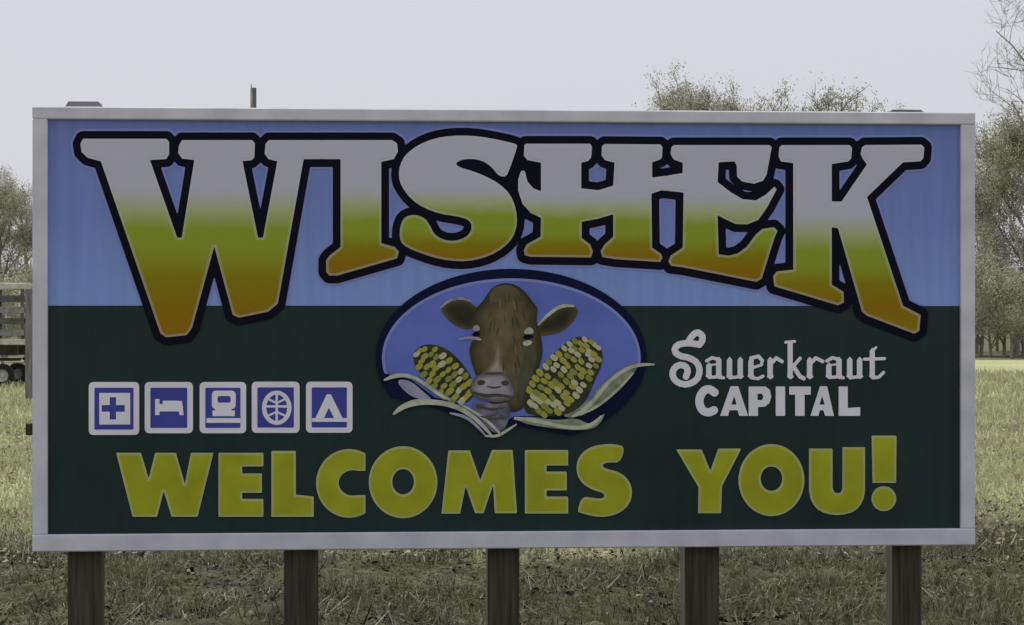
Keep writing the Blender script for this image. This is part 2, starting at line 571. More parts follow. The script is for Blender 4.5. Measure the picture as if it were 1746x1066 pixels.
# sparse weeds in the bare strip
N = 70000
x = rng.uniform(-6.5, 6.5, N); y = rng.uniform(11, 19, N)
k = vnoise(x*1.6, y*1.6+33) > rng.uniform(0.36, 0.66, N); x, y = x[k], y[k]
v, f = blades(np.stack([x,y,gz(x,y)-0.01],1), rng.uniform(0.03,0.11,len(x))*(0.5+1.5*vnoise(x*1.6,y*1.6+33)), rng.uniform(0.003,0.006,len(x)), rng.uniform(0.2,1.1,len(x)))
weed_m = island_mat('dry_weeds', [(0.10,0.11,0.06),(0.19,0.185,0.12),(0.055,0.062,0.032),(0.32,0.30,0.23),(0.10,0.12,0.055),(0.14,0.13,0.095)], trans=0.25)
tag(link('dry_weeds', mesh('dry_weeds', v, f), weed_m), 'sparse dull weeds poking through the leaves under the sign', 'weeds', kind='stuff')
# dead stems standing and lying over the strip
N = 22000
x = rng.uniform(-6.5, 6.5, N); y = rng.uniform(11, 21, N)
k = vnoise(x*1.2+90, y*1.2) > rng.uniform(0.35, 0.8, N); x, y = x[k], y[k]; n = len(x)
v, f = blades(np.stack([x,y,gz(x,y)-0.01],1), rng.uniform(0.04,0.17,n)*(0.5+vnoise(x*1.2+90,y*1.2)), rng.uniform(0.002,0.0055,n), rng.uniform(0.3,3.0,n))
tag(link('dead_stems', mesh('dead_stems', v, f), island_mat('dead_stems', [(0.24,0.21,0.16),(0.06,0.05,0.035),(0.13,0.11,0.08),(0.38,0.35,0.29),(0.03,0.026,0.018),(0.16,0.14,0.10),(0.05,0.045,0.03)])), 'thin grey dead weed stems tangled around the sign posts', 'dead stems', kind='stuff')
# pale grass beyond
N = 150000
q = rng.uniform(0,1,N)
y = 16.3*np.exp(q*math.log(75/16.3))
x = rng.uniform(-1,1,N)*(y*0.27+1.0)
k = rng.uniform(0,1,N) > soil_edge(x,y)*0.97
x, y = x[k], y[k]
sc = np.sqrt(y/17)
h = rng.uniform(0.05,0.13,len(x))*sc*(0.6+0.8*vnoise(x*0.8,y*0.8))
v, f = blades(np.stack([x,y,gz(x,y)-0.01],1), h, rng.uniform(0.004,0.008,len(x))*sc*1.3, rng.uniform(0.1,0.9,len(x)))
grass_m = island_mat('field_grass', [(0.29,0.33,0.16),(0.46,0.46,0.29),(0.36,0.40,0.20),(0.54,0.52,0.37),(0.25,0.31,0.15),(0.44,0.44,0.26)], trans=0.35, patch=(0.27,0.24,0.17), pscale=1.1, pamt=(0.46,0.68))
tag(link('field_grass', mesh('field_grass', v, f), grass_m), 'pale straw and green grass of the open field', 'grass', kind='stuff')

# ================================================================== THE SIGN
sign = empty('welcome_sign', (MX, MY, 0), TH)
tag(sign, 'large framed welcome billboard with blue and dark green face on timber posts', 'billboard')

M = {}
M['panel_blue'] = (0.185,0.262,0.67); M['panel_green'] = srgb(36,53,53)
LAV = (0.53,0.52,0.64); LIME = (0.29,0.36,0.030); GOLD = (0.27,0.22,0.003); BRN = (0.30,0.165,0.002)
MIDT = (0.44,0.48,0.26)
m_black = paint('outline_paint', (0.004,0.004,0.014), 0.2, rough=0.6)
m_black.node_tree.nodes['Principled BSDF'].inputs['Specular IOR Level'].default_value = 0.08
m_navy = paint('navy_paint', (0.004,0.006,0.040), 0.2, rough=0.6)
m_navy.node_tree.nodes['Principled BSDF'].inputs['Specular IOR Level'].default_value = 0.1
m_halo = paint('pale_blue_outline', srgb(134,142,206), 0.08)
m_white = paint('white_paint', (0.77,0.76,0.86), 0.07)
m_lime = paint('lime_paint', (0.37,0.39,0.018), 0.14, scale=5)
m_lime_rim = paint('lime_edge_paint', (0.43,0.46,0.17), 0.10)
m_tileblue = paint('tile_blue', (0.055,0.065,0.34), 0.15)
m_frame = noise_mat('frame_paint', (0.53,0.525,0.61), (0.66,0.65,0.73), scale=5, rough=0.5, bump=0.08, bscale=60, detail=8, stretch=(1,1,1))
m_post = noise_mat('weathered_timber', (0.034,0.032,0.021), (0.085,0.077,0.052), scale=3, rough=0.9, bump=0.5, bscale=14, stretch=(14,14,0.7), bdist=0.01)
m_cap = noise_mat('post_top', (0.12,0.115,0.12), (0.2,0.19,0.2), scale=9, rough=0.8)
m_back = noise_mat('panel_back', (0.25,0.22,0.17), (0.32,0.28,0.22), scale=4, rough=0.8)

# ---- panel, painted in two fields with a straight edge
def edge(x0, y0, x1, y1):
    return uv([x0], [y0]), uv([x1], [y1])
uL, zT = [float(q[0]) for q in uv([70],[193])]
uR, zB = [float(q[0]) for q in uv([1649],[922])]
zS = float(uv([860],[521.5])[1][0])
pm, nt, b = new_mat('panel_paint')
tc = nt.nodes.new('ShaderNodeTexCoord'); sx = nt.nodes.new('ShaderNodeSeparateXYZ')
nt.links.new(tc.outputs['Object'], sx.inputs[0])
gt = nt.nodes.new('ShaderNodeMath'); gt.operation = 'GREATER_THAN'; gt.inputs[1].default_value = zS
nt.links.new(sx.outputs[2], gt.inputs[0])
n1 = nt.nodes.new('ShaderNodeTexNoise'); n1.inputs['Scale'].default_value = 1.6; n1.inputs['Detail'].default_value = 7
nt.links.new(tc.outputs['Object'], n1.inputs['Vector'])
def pr(c, v):
    r = nt.nodes.new('ShaderNodeValToRGB')
    r.color_ramp.elements[0].position = 0.3; r.color_ramp.elements[1].position = 0.7
    r.color_ramp.elements[0].color = (*[x*(1-v) for x in c],1); r.color_ramp.elements[1].color = (*[min(1,x*(1+v)) for x in c],1)
    nt.links.new(n1.outputs[0], r.inputs[0]); return r
mx = nt.nodes.new('ShaderNodeMixRGB')
nt.links.new(gt.outputs[0], mx.inputs[0])
mrz = nt.nodes.new('ShaderNodeMapRange'); mrz.inputs['From Min'].default_value = zS; mrz.inputs['From Max'].default_value = zT
nt.links.new(sx.outputs[2], mrz.inputs['Value'])
fz = nt.nodes.new('ShaderNodeValToRGB')
for i_, (p_, c_) in enumerate([(0.0,(0.245,0.36,0.74)),(0.45,(0.195,0.275,0.62)),(1.0,(0.165,0.215,0.53))]):
    if i_ == 1: fz.color_ramp.elements.new(p_)
for e_, (p_, c_) in zip(fz.color_ramp.elements, [(0.0,(0.245,0.36,0.74)),(0.45,(0.195,0.275,0.62)),(1.0,(0.165,0.215,0.53))]):
    e_.position = p_; e_.color = (*c_, 1)
nt.links.new(mrz.outputs[0], fz.inputs[0])
# faint rain streaks and dust
mps = nt.nodes.new('ShaderNodeMapping'); mps.inputs['Scale'].default_value = (9,9,0.5)
nt.links.new(tc.outputs['Object'], mps.inputs[0])
ns = nt.nodes.new('ShaderNodeTexNoise'); ns.inputs['Scale'].default_value = 2.2; ns.inputs['Detail'].default_value = 8
nt.links.new(mps.outputs[0], ns.inputs['Vector'])
rs = nt.nodes.new('ShaderNodeValToRGB'); rs.color_ramp.elements[0].position = 0.35; rs.color_ramp.elements[1].position = 0.7
rs.color_ramp.elements[0].color = (0.92,0.92,0.925,1); rs.color_ramp.elements[1].color = (1.04,1.04,1.035,1)
nt.links.new(ns.outputs[0], rs.inputs[0])
ml = nt.nodes.new('ShaderNodeMixRGB'); ml.blend_type = 'MULTIPLY'; ml.inputs[0].default_value = 1
nt.links.new(pr(M['panel_green'],0.18).outputs[0], mx.inputs[1]); nt.links.new(fz.outputs[0], mx.inputs[2])
nt.links.new(mx.outputs[0], ml.inputs[1]); nt.links.new(rs.outputs[0], ml.inputs[2])
nt.links.new(ml.outputs[0], b.inputs['Base Color'])
b.inputs['Roughness'].default_value = 0.55; b.inputs['Specular IOR Level'].default_value = 0.12
mbp = MB(); mbp.box((uL,0,zB),(uR,0.02,zT)); mbp.build('panel', pm, sign)

# ---- frame rails (mitred look: uprights run between the top and bottom rails)
fo = {}
u0 = float(uv([56],[560])[0][0]); u1 = float(uv([1661],[560])[0][0])
ui0 = float(uv([82],[560])[0][0]); ui1 = float(uv([1636.5],[560])[0][0])
zt = float(uv([56],[182])[1][0]); zti = float(uv([70],[203.5])[1][0])
zb = float(uv([56],[940.5])[1][0]); zbi = float(uv([82],[911])[1][0])
MB().box((u0,-0.028,zti),(u1,0.045,zt),0.006).build('frame_rail', m_frame, sign)
MB().box((u0,-0.028,zb),(u1,0.045,zbi),0.006).build('frame_rail', m_frame, sign)
MB().box((u0+.001,-0.026,zbi),(ui0,0.044,zti),0.005).build('frame_rail', m_frame, sign)
MB().box((ui1,-0.026,zbi),(u1-.001,0.044,zti),0.005).build('frame_rail', m_frame, sign)
# backing battens behind the panel
for zz in (zb+0.35, (zb+zt)/2, zt-0.35):
    MB().box((u0+.1,0.0205,zz-.045),(u1-.1,0.047,zz+.045)).build('batten', m_post, sign)

# ---- posts
for i, (xc, wpx) in enumerate(((142,57),(513,58),(860,55),(1200,60),(1551,52))):
    uc = float(uv([xc],[960])[0][0]); hw = wpx*12/FPX/2
    top = zt-0.03
    if i in (0, 4): top = zt-0.005
    MB().box((uc-hw,0.05,-0.5),(uc+hw,0.05+2*hw,top),0.012).build('post', m_post, sign)
    if i in (0, 4):      # weathered cap standing just above the frame
        uc2 = float(uv([140 if i == 0 else 1551],[185])[0][0]); h = 0.098
        zc = zt+(0.034 if i == 0 else 0.020)
        c = MB()
        n = 0
        c.v = [(uc2-h,0.047,top+.001),(uc2+h,0.047,top+.001),(uc2+h,0.06+2*h,top+.001),(uc2-h,0.06+2*h,top+.001),
               (uc2-h*.78,0.06,zc),(uc2+h*.78,0.06,zc),(uc2+h*.78,0.047+1.9*h,zc),(uc2-h*.78,0.047+1.9*h,zc)]
        c.f = [[0,3,2,1],[4,5,6,7],[0,1,5,4],[1,2,6,5],[2,3,7,6],[3,0,4,7]]
        c.build('post_cap', m_cap, sign)

# ---- small dark clamp on the left edge of the frame
ub, zbk = [float(q[0]) for q in uv([52],[732])]
MB().box((ub-.022,-.02,zbk-.03),(u0-.0005,.03,zbk+.03),.004).build('clamp', m_post, sign)

# ---- headline letters
z1 = Z(100,190,2.6); z2 = Z(520,190,2.6); z3 = Z(1050,190,2.6)
def sm(P, n=1): return chaikin(P, n)
WI = z1([(108,122),(478,122),(490,136),(490,190),(478,212),(405,216),(526,560),(546,560),(602,216),(548,210),(530,185),(534,150),(548,128),(858,128),(870,142),(868,205),(855,217),(815,221),(884,560),(906,560),(970,222),(930,212),(913,188),(917,145),(932,128),
         (1478,128),(1500,142),(1504,178),(1486,212),(1430,224),(1430,585),(1490,602),(1508,622),(1500,652),(1235,728),(1200,728),(1186,712),(1186,660),(1200,640),(1250,602),(1250,212),(1086,212),(972,852),(930,888),(800,915),(772,902),(690,598),(592,960),(568,992),(478,1002),(452,985),(188,222),(128,206),(102,180),(97,145)])
S_ = z2([(942,155),(900,276),(884,292),(856,284),(832,252),(800,226),(760,212),(710,211),(676,222),(668,236),(688,250),(740,264),(800,288),(860,320),(910,368),(935,430),(941,500),(922,560),(880,605),(820,640),(750,661),(680,666),(600,656),(520,632),(452,604),(424,580),(418,540),(428,488),(450,464),(490,458),(532,474),(552,502),(572,545),(612,570),(662,576),(712,560),(738,530),(738,496),(716,476),(670,465),(600,455),(530,430),(470,390),(427,332),(415,290),(420,240),(445,192),(500,150),(570,121),(650,108),(740,108),(820,119),(900,136),(936,146)])
H_ = [(978,144),(1264,144),(1272,160),(1268,205),(1255,220),(1224,228),(1224,342),(1300,350),(1366,330),(1372,228),(1328,216),(1314,195),(1316,155),(1328,145)]
H_ = list(map(tuple, z2(H_)))
HE3 = [(198,147),(206,160),(204,205),(196,214),(160,226),(160,294),(230,285),(296,274),(296,228),(256,214),(242,190),(246,158),(258,150),(680,150),(690,160),(668,280),(652,308),(612,321),(560,312),(537,290),(535,240),(526,222),(455,226),(450,314),(510,360),(562,390),(620,395),(664,370),(702,334),(712,346),(670,425),(630,482),(582,501),(530,500),(480,476),(450,460),(455,634),(500,640),(540,630),(580,600),(620,546),(650,521),(700,514),(716,530),(702,560),(646,742),(622,756),(300,692),(244,685),(232,665),(242,640),(296,604),(300,360),(200,350),(157,366),(160,604),(200,632),(206,650),(196,668),(0,656)]
H2 = [(1318,646),(1310,620),(1326,592),(1366,556),(1366,456),(1300,476),(1226,490),(1226,562),(1264,590),(1276,622),(1268,648),(1000,645),(974,638),(970,616),(982,590),(1044,556),(1046,472),(1000,450),(964,410),(945,352),(945,300),(958,264),(974,264),(986,312),(1012,342),(1046,355),(1046,228),(985,216),(970,196),(972,152)]
HE = np.vstack([np.array(H_), z3(HE3), z2(H2)])
K_ = z3([(735,150),(1035,150),(1046,162),(1042,210),(1030,222),(956,234),(956,400),(1000,400),(1112,236),(1096,214),(1084,190),(1090,160),(1104,150),(1352,148),(1366,160),(1362,208),(1350,222),(1272,226),(1112,380),(1272,862),(1350,902),(1344,972),(1322,986),(1112,906),(1090,888),(990,540),(984,518),(956,514),(956,768),(1008,800),(1010,848),(984,860),(702,776),(696,732),(712,710),(786,702),(786,230),(730,222),(721,200),(724,160)])
# the upright-and-diagonal join of the K: keep the wedge between stem and arm open
rects = {'W': (WI, [(0,0),(548,0),(548,800),(0,800)]), 'I': (WI, [(548,0),(900,0),(900,800),(548,800)]),
         'S': (S_, None), 'H': (HE, [(700,0),(1137,0),(1137,800),(700,800)]), 'E': (HE, [(1137,0),(1500,0),(1500,800),(1137,800)]), 'K': (K_, None)}
word = [('+','p',WI),('+','p',chaikin(S_,1)),('+','p',HE),('+','p',K_)]
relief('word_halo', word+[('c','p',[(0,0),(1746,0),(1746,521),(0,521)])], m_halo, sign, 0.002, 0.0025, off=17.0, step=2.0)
relief('word_outline', word, m_black, sign, 0.0045, 0.003, off=13.2, step=2.0)
grad = {   # letter: (top row, bottom row, stops)
 'W': (232,572,[(0.0,LAV),(0.27,LAV),(0.37,MIDT),(0.47,LIME),(0.56,LIME),(0.72,GOLD),(0.90,BRN),(1,BRN)]),
 'I': (238,470,[(0.0,LAV),(0.36,LAV),(0.48,MIDT),(0.60,LIME),(0.68,LIME),(0.80,GOLD),(0.92,BRN),(1,BRN)]),
 'S': (232,447,[(0.0,LAV),(0.42,LAV),(0.53,MIDT),(0.63,LIME),(0.74,LIME),(0.86,GOLD),(0.96,BRN),(1,BRN)]),
 'H': (245,447,[(0.0,LAV),(0.44,LAV),(0.55,MIDT),(0.65,LIME),(0.75,LIME),(0.86,GOLD),(0.95,BRN),(1,BRN)]),
 'E': (247,480,[(0.0,LAV),(0.38,LAV),(0.49,MIDT),(0.59,LIME),(0.69,LIME),(0.82,GOLD),(0.93,BRN),(1,BRN)]),
 'K': (247,568,[(0.0,LAV),(0.36,LAV),(0.46,MIDT),(0.56,LIME),(0.63,LIME),(0.74,GOLD),(0.87,BRN),(1,GOLD)])}
def pale(c, t=0.32): return tuple(x*(1-t)+y*t for x, y in zip(c, (0.60,0.58,0.60)))
for ch in 'WISHEK':
    P, clip = rects[ch]
    if ch == 'S': P = chaikin(P, 1)
    pr_ = [('+','p',P)]+([('c','p',clip)] if clip else [])
    t, bt, st = grad[ch]
    za = float(uv([870],[t])[1][0]); zc_ = float(uv([870],[bt])[1][0])
    L = relief('letter', pr_, ramp_paint('letter_edge_fade', za, zc_, [(p, pale(c)) for p, c in st]), sign, 0.0075, 0.003, step=1.5)
    relief('letter_face', pr_, ramp_paint('letter_fade', za, zc_, st), L, 0.009, 0.0015, off=-4.5, step=1.5)
    L['label'] = 'headline letter %s fading from lavender through lime to brown' % ch

# ---- WELCOMES YOU!
a7 = Z(150,720,2.494); a8 = Z(850,720,2.494)
def box(x0,y0,x1,y1): return [(x0,y0),(x1,y0),(x1,y1),(x0,y1)]
def Eshape(a, x0, x1, xi, y0, y1, n1, n2):
    return [('+','p',a([(x0,y0),(x1,y0),(x1,n1[0]),(xi,n1[0]),(xi,n1[1]),(x1-6,n1[1]),(x1-6,n2[0]),(xi,n2[0]),(xi,n2[1]),(x1,n2[1]),(x1,y1),(x0,y1)]))]
welcome = [
 ('W',[('+','p',a7([(120,130),(226,130),(258,240),(286,130),(374,130),(412,262),(438,130),(534,130),(466,402),(356,402),(322,292),(294,402),(190,402)]))]),
 ('E',Eshape(a7,555,746,656,130,402,(188,218),(300,326))),
 ('L',[('+','p',a7([(780,122),(884,122),(884,308),(960,316),(960,402),(780,402)]))]),
 ('C',[('+','p',a7(ell(1110,260,140,146))),('-','p',a7(ell(1128,258,62,54))),('-','p',a7(box(1180,60,1400,460))),('-','p',a7([(1130,207),(1200,207),(1200,310),(1130,310)]))]),
 ('O',[('+','p',a7(ell(1340,255,146,153))),('-','p',a7(ell(1340,253,46,54)))]),
 ('M',[('+','p',a7([(1532,120),(1624,120),(1668,246),(1718,118),(1806,118),(1824,387),(1730,387),(1722,268),(1682,387),(1646,387),(1606,272),(1582,389),(1503,389)]))]),
 ('E',Eshape(a8,112,296,204,118,388,(184,210),(290,316))),
 ('S',[('+','p',sm(a8([(538,104),(518,172),(470,170),(446,176),(440,188),(462,200),(510,210),(550,240),(570,285),(562,340),(526,380),(470,402),(410,402),(350,386),(334,380),(354,316),(400,322),(438,326),(454,314),(440,298),(390,284),(346,252),(328,200),(340,146),(384,106),(450,92),(500,94)]),2))]),
 ('Y',[('+','p',a8([(755,116),(864,116),(900,206),(934,112),(1032,112),(950,272),(946,387),(848,387),(850,276)]))]),
 ('O',[('+','p',a8(ell(1160,246,140,153))),('-','p',a8(ell(1160,240,46,52)))]),
 ('U',[('+','p',a8([(1320,112),(1420,112),(1420,108+172),(1428,298),(1442,302),(1456,298),(1462,280),(1462,106),(1558,106),(1558,292),(1553,322),(1540,350),(1523,370),(1500,384),(1471,392),(1440,395),(1409,392),(1380,384),(1356,370),(1338,350),(1325,322),(1320,292)]))]),
 ('exclamation mark',[('+','p',a8([(1586,57),(1692,57),(1690,258),(1590,258)])),('+','p',a8(ell(1638,325,53,53,32)))]),
]
for ch, pr_ in welcome:
    L = relief('letter', pr_, m_lime_rim, sign, 0.004, 0.0045, step=1.3)
    relief('letter_face', pr_, m_lime, L, 0.0055, 0.0015, off=-4.2, step=1.3)

# ---- Sauerkraut CAPITAL
a6 = Z(1120,550,4.157)
def strokes(*S, r=15):
    out = []
    for s in S:
        out.append(('+','s',chaikin(a6(s),1,False),(r+2.5)/4.157))
    return out
def stem(x, y0, y1, w=19, foot=True, head=True):
    P = [(x-w,y0+(16 if head else 0)),(x,y0-8 if head else y0),(x+w,y0+(12 if head else 0)),(x+w,y1-18),(x+w+(8 if foot else 0),y1-4),(x+2,y1+14 if foot else y1),(x-w-(4 if foot else 0),y1-4),(x-w,y1-20)]
    return ('+','p',a6(P))
def hair(P, r=9): return ('+','s',a6(P),r/4.157)
script = [
 strokes([(300,158),(324,128),(322,90),(285,66),(246,96),(218,144)],[(300,156),(210,144),(138,160),(122,205),(160,238),(232,250),(288,286),(306,345),(284,408),(218,442),(148,430),(110,386),(114,334),(150,300),(198,304),(222,338),(206,384)], r=20),
 [stem(368,290,388),stem(438,250,388),hair([(352,272),(392,250),(438,262)],12),hair([(374,390),(440,384)],11),hair([(440,388),(472,392)],11),hair([(368,302),(438,296)],7)],
 [stem(514,250,388),stem(590,250,388),hair([(516,392),(590,384)],11)],
 [stem(666,256,388),hair([(666,252),(720,240),(746,270)],13),hair([(744,268),(742,300),(672,322)],10),hair([(668,392),(716,398),(752,380)],11)],
 [stem(802,250,390),hair([(808,292),(846,252),(886,276)],13)],
 [stem(944,138,390,18),hair([(912,140),(976,134)],10),hair([(956,322),(1014,254)],12),hair([(966,310),(1014,384),(1040,396)],15)],
 [stem(1082,250,390),hair([(1088,292),(1126,252),(1174,276)],13)],
 [stem(1218,290,388),stem(1290,250,388),hair([(1204,272),(1244,250),(1290,262)],12),hair([(1222,390),(1292,384)],11),hair([(1292,388),(1320,392)],11),hair([(1218,302),(1290,296)],7)],
 [stem(1366,250,388),stem(1436,250,388),hair([(1368,392),(1436,384)],11)],
 [stem(1526,186,388,18),hair([(1470,260),(1612,256)],11),hair([(1530,392),(1572,388),(1606,354)],11),hair([(1526,200),(1552,178)],9)],
]
for pr_ in script:
    relief('letter', pr_, m_white, sign, 0.004, 0.0045, step=0.9)
def A_(x0,x1,t0,t1): 
    return [('+','p',a6([(x0,662),(t0,452),(t1,452),(x1,662),(x1-62,662),(x1-74,622),(x0+66,622),(x0+56,662)])),('-','p',a6([((x0+x1)/2-20,582),((x0+x1)/2+18,582),((x0+x1)/2,520)]))]
capital = [
 [('+','s',chaikin(a6([(408,496),(374,470),(334,478),(302,528),(300,580),(324,628),(368,640),(404,622)]),2,False),29/4.157)],
 A_(448,646,522,576),
 [('+','p',a6([(650,454),(770,454),(800,478),(810,525),(796,572),(766,596),(716,600),(716,662),(650,662)])),('-','p',a6([(712,505),(744,505),(755,526),(744,550),(712,550)]))],
 [('+','p',a6(box(842,454,908,662)))],
 [('+','p',a6([(938,454),(1090,454),(1090,512),(1046,512),(1046,662),(980,662),(980,512),(938,512)]))],
 A_(1088,1254,1156,1206),
 [('+','p',a6([(1288,454),(1352,454),(1352,606),(1440,600),(1440,662),(1288,662)]))],
]
for pr_ in capital:
    relief('letter', pr_, m_white, sign, 0.004, 0.0045, step=0.9)

# ---- five service symbols
a5 = Z(130,630,3.492)
tiles = [(75,75,375,390),(408,75,695,380),(735,75,1012,380),(1045,73,1330,378),(1368,73,1645,377)]
def bx5(*q): return ('+','p',a5(box(*q)))
syms = [
 [bx5(138,140,322,328),('-','p',a5([(200,165),(238,165),(238,212),(290,212),(290,252),(238,252),(238,298),(200,298),(200,252),(152,252),(152,212),(200,212)]))],
 [bx5(470,176,496,272),bx5(474,222,636,250),bx5(516,186,612,210),('+','p',a5([(600,192),(630,186),(640,272),(616,272)])),bx5(496,206,620,226)],
 [('+','p',a5(rrect(808,126,950,236,24))),('-','p',a5(rrect(842,158,920,198,10))),bx5(812,244,944,278),bx5(776,290,980,318),bx5(828,228,924,250)],
 [('+','p',a5(ell(1194,228,88,102))),('-','p',a5(ell(1194,228,62,78))),('+','s',a5([(1136,220),(1252,220)]),2.0),('+','s',a5([(1194,150),(1194,306)]),2.0),('+','s',a5([(1150,180),(1194,200),(1240,178)]),1.8),('+','s',a5([(1150,272),(1194,252),(1240,274)]),1.8)],
 [('+','p',a5([(1492,148),(1516,148),(1586,290),(1620,290),(1620,312),(1404,312),(1404,290),(1424,290)])),('-','p',a5([(1504,228),(1536,290),(1474,290)]))],
]
for (x0,y0,x1,y1), s in zip(tiles, syms):
    T = relief('symbol_tile', [('+','p',a5(rrect(x0,y0,x1,y1,26)))], m_white, sign, 0.004, 0.0045, step=1.0)
    relief('tile_field', [('+','p',a5(rrect(x0+34,y0+34,x1-34,y1-32,6)))], m_tileblue, T, 0.0055, 0.0015, step=1.0)
    relief('symbol', s, m_white, T, 0.007, 0.0015, step=0.7)

# ---- emblem: cow between two cobs of maize in an oval
a4 = Z(620,440,3.331)
m_emb = paint('emblem_blue', srgb(100,116,200), 0.14, scale=4)
m_hide = noise_mat('hide_paint', (0.075,0.066,0.030), (0.12,0.10,0.052), scale=7, rough=0.55, detail=6)
m_face = noise_mat('face_paint', (0.10,0.080,0.038), (0.155,0.118,0.062), scale=6, rough=0.55)
m_ear = noise_mat('ear_paint', (0.040,0.040,0.022), (0.085,0.080,0.045), scale=12, rough=0.55)
m_muz = noise_mat('muzzle_paint', (0.22,0.20,0.25), (0.42,0.38,0.45), scale=22, rough=0.55)
m_face2 = noise_mat('fur_light_paint', (0.13,0.105,0.052), (0.19,0.15,0.085), scale=20, rough=0.6)
m_hide2 = noise_mat('fur_dark_paint', (0.050,0.042,0.020), (0.085,0.07,0.035), scale=20, rough=0.6)
m_lilac_dark = noise_mat('chin_paint', (0.08,0.075,0.11), (0.22,0.21,0.29), scale=26, rough=0.6)
m_blaze = noise_mat('blaze_paint', (0.20,0.165,0.11), (0.38,0.34,0.30), scale=18, rough=0.55)
m_cob = noise_mat('cob_paint', (0.014,0.018,0.006), (0.045,0.05,0.014), scale=18, rough=0.6)
m_husk = noise_mat('husk_paint', (0.36,0.38,0.28), (0.55,0.56,0.48), scale=16, rough=0.55)
m_husk2 = noise_mat('husk_green_paint', (0.12,0.15,0.09), (0.28,0.32,0.22), scale=16, rough=0.55)
m_lil = noise_mat('husk_lilac_paint', (0.26,0.26,0.40), (0.38,0.37,0.5), scale=12, rough=0.55)
cutP = a4([(-200,640),(60,650),(120,655),(270,690),(400,790),(560,830),(720,980),(850,900),(1200,890),(1400,740),(1560,600),(2000,560),(2000,1500),(-200,1500)])
cutR = a4([(-200,760),(200,800),(330,830),(560,900),(1200,1010),(1300,1010),(1420,905),(1520,800),(1620,640),(2000,600),(2000,1500),(-200,1500)])
emblem = relief('emblem', [('+','p',a4(ell(838,562,768,500,110))),('x','p',cutR)], m_navy, sign, 0.0095, 0.003, step=1.5)
relief('emblem_field', [('+','p',a4(ell(838,568,732,450,110))),('x','p',cutP)], m_emb, emblem, 0.011, 0.0015, step=1.5)
D0 = 0.0128
relief('emblem_rim', [('+','p',a4(ell(838,568,734,452,110))),('-','p',a4(ell(838,570,718,438,110))),('x','p',cutP)], m_halo, emblem, 0.0118, 0.0009, step=1.2)
def em(name, P, mat, d, smooth=2, step=1.0, r=None):
    if r is None: return relief(name, [('+','p',chaikin(a4(P), smooth))], mat, emblem, D0+d, 0.0018, step=step)
    return relief(name, [('+','s',chaikin(a4(P),2,False),np.interp(np.linspace(0,1,len(chaikin(a4(P),2,False))),np.linspace(0,1,len(r)),np.array(r)/3.331))], mat, emblem, D0+d, 0.0018, step=step)
em('corn_cob', [(285,530),(335,492),(405,490),(480,520),(540,575),(600,650),(640,740),(600,830),(500,800),(400,730),(330,665),(280,595)], m_cob, 0.000)
em('corn_cob', [(900,870),(940,760),(1000,660),(1060,560),(1135,490),(1215,440),(1310,462),(1360,530),(1352,610),(1310,700),(1270,800),(1200,870),(1100,900),(980,900)], m_cob, 0.0004)
graded('ear', [('+','p',chaikin(a4([(432,292),(475,250),(540,232),(605,250),(665,300),(665,370),(610,408),(540,398),(478,352)]),2))], [(0.085,0.075,0.040),(0.060,0.055,0.030),(0.042,0.040,0.022),(0.030,0.029,0.017)], emblem, D0+0.0008, 4.0)
graded('ear', [('+','p',chaikin(a4([(965,400),(1030,330),(1090,280),(1150,258),(1210,278),(1220,312),(1182,372),(1120,424),(1050,440),(980,445)]),2))], [(0.085,0.075,0.040),(0.060,0.055,0.030),(0.042,0.040,0.022),(0.030,0.029,0.017)], emblem, D0+0.0008, 4.0)
em('ear_edge', [(436,284),(486,238),(556,226),(612,248)], m_muz, 0.002, r=(3,8,8,3))
em('ear_edge', [(985,385),(1056,312),(1126,268),(1196,274)], m_husk, 0.002, r=(4,9,10,4))
graded('head', [('+','p',chaikin(a4([(800,140),(865,152),(915,188),(952,240),(992,290),(978,345),(990,395),(1010,460),(1018,545),(995,625),(965,705),(935,790),(905,860),(840,880),(800,850),(700,820),(650,700),(606,580),(598,500),(640,445),(640,400),(618,345),(632,288),(676,250),(700,205),(738,160)]),2))], [(0.045,0.040,0.020),(0.060,0.053,0.026),(0.078,0.067,0.032),(0.095,0.080,0.039),(0.112,0.092,0.046),(0.128,0.102,0.053)], emblem, D0+0.0022, 4.2)
graded('face', [('+','p',chaikin(a4([(715,300),(765,250),(835,255),(872,330),(862,450),(830,560),(806,640),(706,640),(690,560),(684,480),(690,390)]),2))], [(0.122,0.098,0.050),(0.135,0.107,0.056),(0.150,0.118,0.064),(0.165,0.130,0.073)], emblem, D0+0.0040, 4.5)
graded('blaze', [('+','p',chaikin(a4([(764,440),(744,520),(728,590),(700,630),(662,658),(700,684),(790,684),(814,654),(788,610),(782,520)]),2))], [(0.165,0.132,0.080),(0.21,0.175,0.12),(0.27,0.24,0.18),(0.34,0.31,0.26)], emblem, D0+0.0054, 2.6, step=0.8)
em('forelock', [(738,165),(800,150),(862,165),(900,215),(860,262),(800,236),(740,262),(700,228)], m_hide, 0.0050)
em('eye', [(612,432),(640,414),(664,428),(650,446),(624,448)], m_black, 0.0056)
em('eye_patch', [(612,404),(636,374),(660,392),(656,414),(630,416)], m_muz, 0.0050)
em('eye', [(900,446),(930,428),(966,440),(950,462),(914,464)], m_black, 0.0056)
em('eye_patch', [(902,424),(936,388),(966,408),(962,430),(930,436)], m_husk, 0.0050)
em('eye_patch', [(540,462),(590,452),(640,456),(664,464)], m_muz, 0.0050, r=(3,8,9,4))
em('eye_patch', [(898,482),(930,464),(960,474),(944,498),(912,500)], m_husk, 0.0050)
em('cheek_shadow', [(930,480),(985,520),(975,620),(930,720),(890,840),(868,780),(880,680),(905,580)], m_ear, 0.0052)
